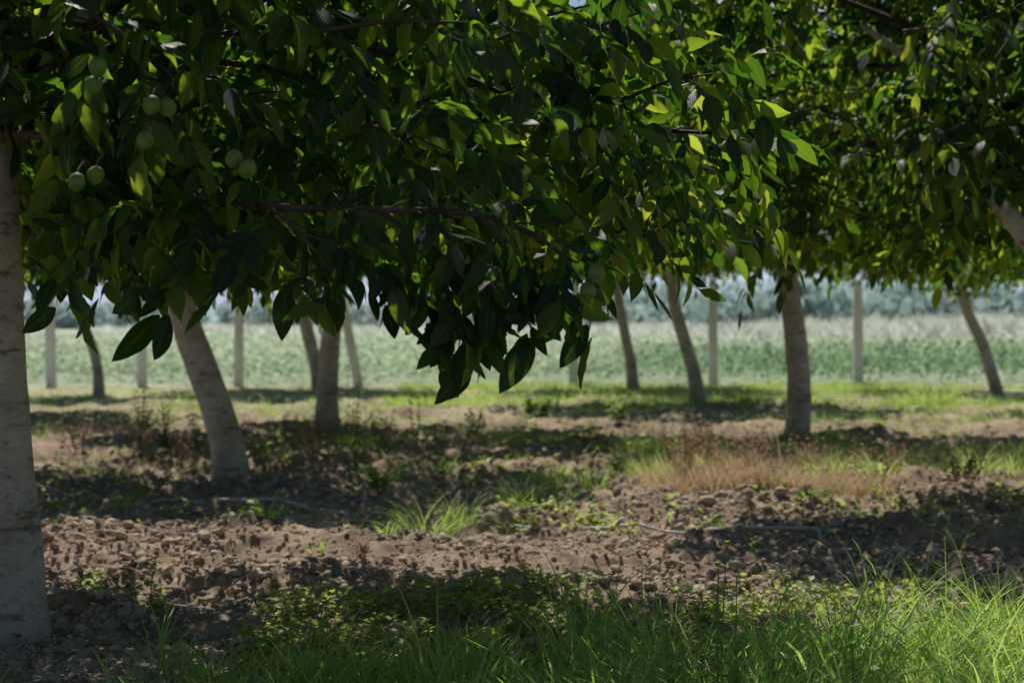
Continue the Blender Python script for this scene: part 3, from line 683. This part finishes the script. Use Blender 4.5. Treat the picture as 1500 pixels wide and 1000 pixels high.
# ---------------------------------------------------------------- hoses
def hose(pts, r, label, mat, up=.028):
    P, R = catmull([(px, py, 0) for px, py in pts], [r]*len(pts), 16)
    z = height(P[:, 0], P[:, 1])
    k = np.ones(13)/13; zz = np.convolve(np.pad(z, 6, mode='edge'), k, 'valid'); P[:, 2] = zz+up+r
    P[0, 2] -= up+.03; P[-1, 2] -= up+.03
    add_obj("irrigation_hose", mk_mesh("irrigation_hose", tube_chunks(P, R, 10), [mat]), label=label, cat="hose", group="irrigation hoses")
hose(HOSE1, .0092, "grey plastic irrigation hose lying over tilled soil", M_hose, .044)
hose(HOSE2, .010, "dull irrigation hose crossing shaded soil near a trunk", M_hose2, .055)
hose([(-2.1, 8.6), (-1.75, 8.75), (-1.3, 8.6)], .004, "thin pale irrigation hose near the trunk foot", M_hose2)
hose([(.9, 7.35), (1.5, 7.25), (2.1, 7.2)], .006, "thin irrigation hose half hidden by grass", M_hose)

# ---------------------------------------------------------------- fence
FY = 36.0
fe = add_obj("wire_fence", None, (0, FY, 0), label="chain link fence on pale concrete posts", cat="fence")
def post_mesh():
    bm = bmesh.new()
    prof = [(-.085, -.075), (.085, -.075), (.085, .075), (-.085, .075)]
    rings = []
    for z, s in [(-.3, 1.0), (0, 1.0), (.9, .94), (1.86, .88), (1.9, .74)]:
        rings.append([bm.verts.new((a*s, b*s, z)) for a, b in prof])
    for r0, r1 in zip(rings, rings[1:]):
        for q in range(4): bm.faces.new((r0[q], r0[(q+1) % 4], r1[(q+1) % 4], r1[q]))
    bm.faces.new(rings[-1]); bm.normal_update()
    bmesh.ops.bevel(bm, geom=[e for e in bm.edges if abs(e.verts[0].co.z-e.verts[1].co.z) > .3], offset=.015, segments=2, affect='EDGES')
    me = bpy.data.meshes.new("fence_post"); bm.to_mesh(me); bm.free(); me.materials.append(M_conc); return me
pm = post_mesh()
for q, px in enumerate([-11.6, -10, -8.33, -6.69, -4.94, -3.25, 1.11, 3.64, 6.26, 9.5, 11.6]):
    o = add_obj("fence_post", pm, (px, 0, float(height(px, FY))), parent=fe); o.rotation_euler = (0, .02*math.sin(q*2.3), .1*math.sin(q*5))
o = add_obj("fence_strut", pm, (-2.75, -.05, float(height(-2.75, FY))-.05), parent=fe); o.rotation_euler = (.05, -.2, .2)
x0, x1, hz = -11.6, 11.6, 1.7; st = .08
A, Bq = [], []
for c in np.arange(x0-hz, x1, st):
    for s in (1, -1):
        a = (c, 0.) if s == 1 else (c, hz)
        b = (c+hz, hz) if s == 1 else (c+hz, 0.)
        if a[0] < x0 or b[0] > x1: continue
        A.append((a[0], .09*1, a[1]+.05)); Bq.append((b[0], .09, b[1]+.05))
for zz in (.06, .9, 1.75):
    A.append((x0, .095, zz)); Bq.append((x1, .095, zz))
A = np.array(A); Bq = np.array(Bq); m = len(A); w = .0016
D = nrm(Bq-A); S = np.stack([-D[:, 2], 0*D[:, 0], D[:, 0]], -1)*w; U = np.array([0, w, 0])[None]
V = np.stack([A-S, A-U, A+S, A+U, Bq-S, Bq-U, Bq+S, Bq+U], 1).reshape(-1, 3)
F = np.array([[0, 1, 5, 4], [1, 2, 6, 5], [2, 3, 7, 6], [3, 0, 4, 7]])
FF = (F[None]+(np.arange(m)*8)[:, None, None]).reshape(-1, 4)
add_obj("wire_mesh", mk_mesh("wire_mesh", [chunk(V, FF)], [M_wire]), parent=fe)

# ---------------------------------------------------------------- crop field, reeds, far trees, hills
rows = []
yy = 38.0
while yy < 100:
    hw = yy*.28+2; sp_ = .36*(1+max(0, yy-45)*.016)
    xr = np.arange(-hw, hw, sp_)+rng.normal(0, .06, len(np.arange(-hw, hw, sp_)))
    rows.append(np.stack([xr, yy+rng.normal(0, .08, len(xr)), np.full(len(xr), sp_)], -1)); yy += .8*(1+max(0, yy-45)*.012)
Rr = np.concatenate(rows); Rr = Rr[rng.random(len(Rr)) > .04+.2*(vnoise(Rr[:, 0]*.2, Rr[:, 1]*.15) > .6)]
nl_ = 22; idx = np.repeat(np.arange(len(Rr)), nl_); m = len(idx)
base = Rr[idx]; sc_ = base[:, 2]/.36
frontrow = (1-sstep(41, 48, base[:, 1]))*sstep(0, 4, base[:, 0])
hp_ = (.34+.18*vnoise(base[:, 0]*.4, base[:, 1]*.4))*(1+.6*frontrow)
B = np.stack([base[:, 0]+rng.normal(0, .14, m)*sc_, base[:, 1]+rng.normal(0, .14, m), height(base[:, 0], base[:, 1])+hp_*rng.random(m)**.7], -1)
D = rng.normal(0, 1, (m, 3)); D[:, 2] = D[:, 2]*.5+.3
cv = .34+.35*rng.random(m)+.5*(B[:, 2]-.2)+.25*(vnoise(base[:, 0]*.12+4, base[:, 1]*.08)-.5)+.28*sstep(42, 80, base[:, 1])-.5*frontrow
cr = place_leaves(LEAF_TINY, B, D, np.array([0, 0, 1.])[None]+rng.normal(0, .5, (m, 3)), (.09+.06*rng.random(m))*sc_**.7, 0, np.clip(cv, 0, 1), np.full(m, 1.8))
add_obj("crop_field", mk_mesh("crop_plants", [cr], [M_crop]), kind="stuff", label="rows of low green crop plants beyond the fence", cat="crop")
n = 7500
y = 72+90*rng.random(n); x = (rng.random(n)*2-1)*(y*.3)
k = rng.random(n) < np.clip((.1+.9*sstep(-5, 15, x)+2.2*(fbm(x*.15, y*.08, 2)-.48))*sstep(74, 95, y+10*vnoise(x*.3, 0*x)), 0, 1); x, y = x[k], y[k]
m = len(x); idx = np.repeat(np.arange(m), 12)
P = np.stack([x[idx]+rng.normal(0, .35, len(idx)), y[idx]+rng.normal(0, .3, len(idx)), 0*x[idx]], -1)
hh = (.25+1.3*vnoise(x*.5, y*.4)[idx]*rng.random(len(idx))**.5)*(1+.6*sstep(5, 25, P[:, 0]))
add_obj("pale_reeds", mk_mesh("pale_reeds", [blades(P, hh, .1+.06*rng.random(len(idx)), rng.random(len(idx))*6.28, .4+.4*rng.random(len(idx)), rng.random(len(idx)), 0, 3)], [M_plume]), kind="stuff", label="pale plumed dry reeds beyond the crop", cat="reeds")
cs = []
specs = []
for q in range(130):
    u = rng.random()*2-1; dd = 190+170*rng.random(); xx = u*dd*.32
    hgt = (2.6+3.2*rng.random()**1.5)*(1.05 if xx > 15 else .6)*dd/230; specs.append((xx, dd, hgt))
for q in range(18):
    dd = 130+30*rng.random(); xx = dd*(.06+.24*rng.random()); specs.append((xx, dd, 1.9+1.6*rng.random()))
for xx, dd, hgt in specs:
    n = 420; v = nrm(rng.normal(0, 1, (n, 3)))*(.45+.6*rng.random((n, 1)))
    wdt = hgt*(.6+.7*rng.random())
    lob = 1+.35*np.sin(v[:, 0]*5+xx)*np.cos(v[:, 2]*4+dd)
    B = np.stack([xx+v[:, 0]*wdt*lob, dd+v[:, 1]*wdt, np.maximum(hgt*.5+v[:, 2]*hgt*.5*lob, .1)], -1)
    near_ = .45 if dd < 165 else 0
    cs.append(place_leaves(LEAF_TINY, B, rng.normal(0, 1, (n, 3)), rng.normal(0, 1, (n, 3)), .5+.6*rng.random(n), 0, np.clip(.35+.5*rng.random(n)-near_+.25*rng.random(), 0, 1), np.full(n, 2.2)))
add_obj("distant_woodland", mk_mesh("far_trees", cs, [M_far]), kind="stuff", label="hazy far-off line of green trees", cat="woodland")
def box(bm, x0, x1, y0, y1, z0, z1):
    v = [bm.verts.new(p) for p in [(x0, y0, z0), (x1, y0, z0), (x1, y1, z0), (x0, y1, z0), (x0, y0, z1), (x1, y0, z1), (x1, y1, z1), (x0, y1, z1)]]
    for f in [(0, 1, 5, 4), (1, 2, 6, 5), (2, 3, 7, 6), (3, 0, 4, 7), (4, 5, 6, 7), (3, 2, 1, 0)]: bm.faces.new([v[i] for i in f])
def bm_obj(name, fn, mat, parent):
    bm = bmesh.new(); fn(bm); me = bpy.data.meshes.new(name); bm.to_mesh(me); bm.free(); me.materials.append(mat); return add_obj(name, me, parent=parent)
fh = add_obj("farm_building", None, (22.5, 183, 0), label="low pale farm building with dull red roof", cat="building")
bm_obj("wall", lambda b: box(b, -4, 4, -2.5, 2.5, 0, 1.75), M_wall, fh)
def roof(b):
    v = [b.verts.new(p) for p in [(-4.4, -3, 1.753), (4.4, -3, 1.753), (4.4, 3, 1.753), (-4.4, 3, 1.753), (-4.4, 0, 2.5), (4.4, 0, 2.5)]]
    for f in [(0, 1, 5, 4), (2, 3, 4, 5), (0, 4, 3), (1, 2, 5), (3, 2, 1, 0)]: b.faces.new([v[i] for i in f])
bm_obj("roof", roof, M_roof, fh)
bm_obj("door", lambda b: box(b, -.5, .5, -2.56, -2.503, 0, 1.6), M_dark, fh)
for wx_ in (-2.6, 2.4):
    bm_obj("window", lambda b: box(b, wx_-.5, wx_+.5, -2.56, -2.503, .7, 1.4), M_dark, fh)
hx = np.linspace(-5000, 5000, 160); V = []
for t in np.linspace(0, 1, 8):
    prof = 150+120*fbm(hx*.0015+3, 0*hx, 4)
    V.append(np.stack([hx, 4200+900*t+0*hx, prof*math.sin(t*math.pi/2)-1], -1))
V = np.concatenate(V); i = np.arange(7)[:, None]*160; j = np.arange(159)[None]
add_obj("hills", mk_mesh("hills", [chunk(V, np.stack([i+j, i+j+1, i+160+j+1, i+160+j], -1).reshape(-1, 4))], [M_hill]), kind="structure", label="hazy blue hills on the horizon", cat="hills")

# ---------------------------------------------------------------- light
EL, AZ = math.radians(54), math.radians(-14)
sv = Vector((math.sin(AZ)*math.cos(EL), math.cos(AZ)*math.cos(EL), math.sin(EL)))
sl = bpy.data.lights.new("sun", 'SUN'); sl.energy = 5.0; sl.angle = math.radians(.53); sl.color = (1, .95, .87)
so = bpy.data.objects.new("sun", sl); COL.objects.link(so); so.rotation_euler = sv.to_track_quat('Z', 'Y').to_euler(); so.location = (0, 0, 30)
w = bpy.data.worlds.new("World"); scene.world = w; w.use_nodes = True
nt = w.node_tree; bg = nt.nodes["Background"]; sk = nt.nodes.new("ShaderNodeTexSky"); sk.sky_type = 'NISHITA'; sk.sun_disc = False
sk.sun_elevation = EL; sk.sun_rotation = AZ; sk.dust_density = 0.2; sk.air_density = 1.0; sk.ozone_density = 3.0
nt.links.new(sk.outputs[0], bg.inputs[0]); bg.inputs[1].default_value = .07
# ---------------------------------------------------------------- camera
cd = bpy.data.cameras.new("camera"); cam = bpy.data.objects.new("camera", cd); COL.objects.link(cam)
cam.location = (0, 0, 1.25); cd.lens = 70; cd.sensor_width = 36; cd.clip_end = 20000; cd.clip_start = .1
cam.rotation_euler = (math.radians(90-.69), 0, 0)
cd.dof.use_dof = True; cd.dof.focus_distance = 6.4; cd.dof.aperture_fstop = 4.0
scene.camera = cam
scene.view_settings.view_transform = 'Standard'; scene.view_settings.look = 'None'; scene.view_settings.exposure = 0
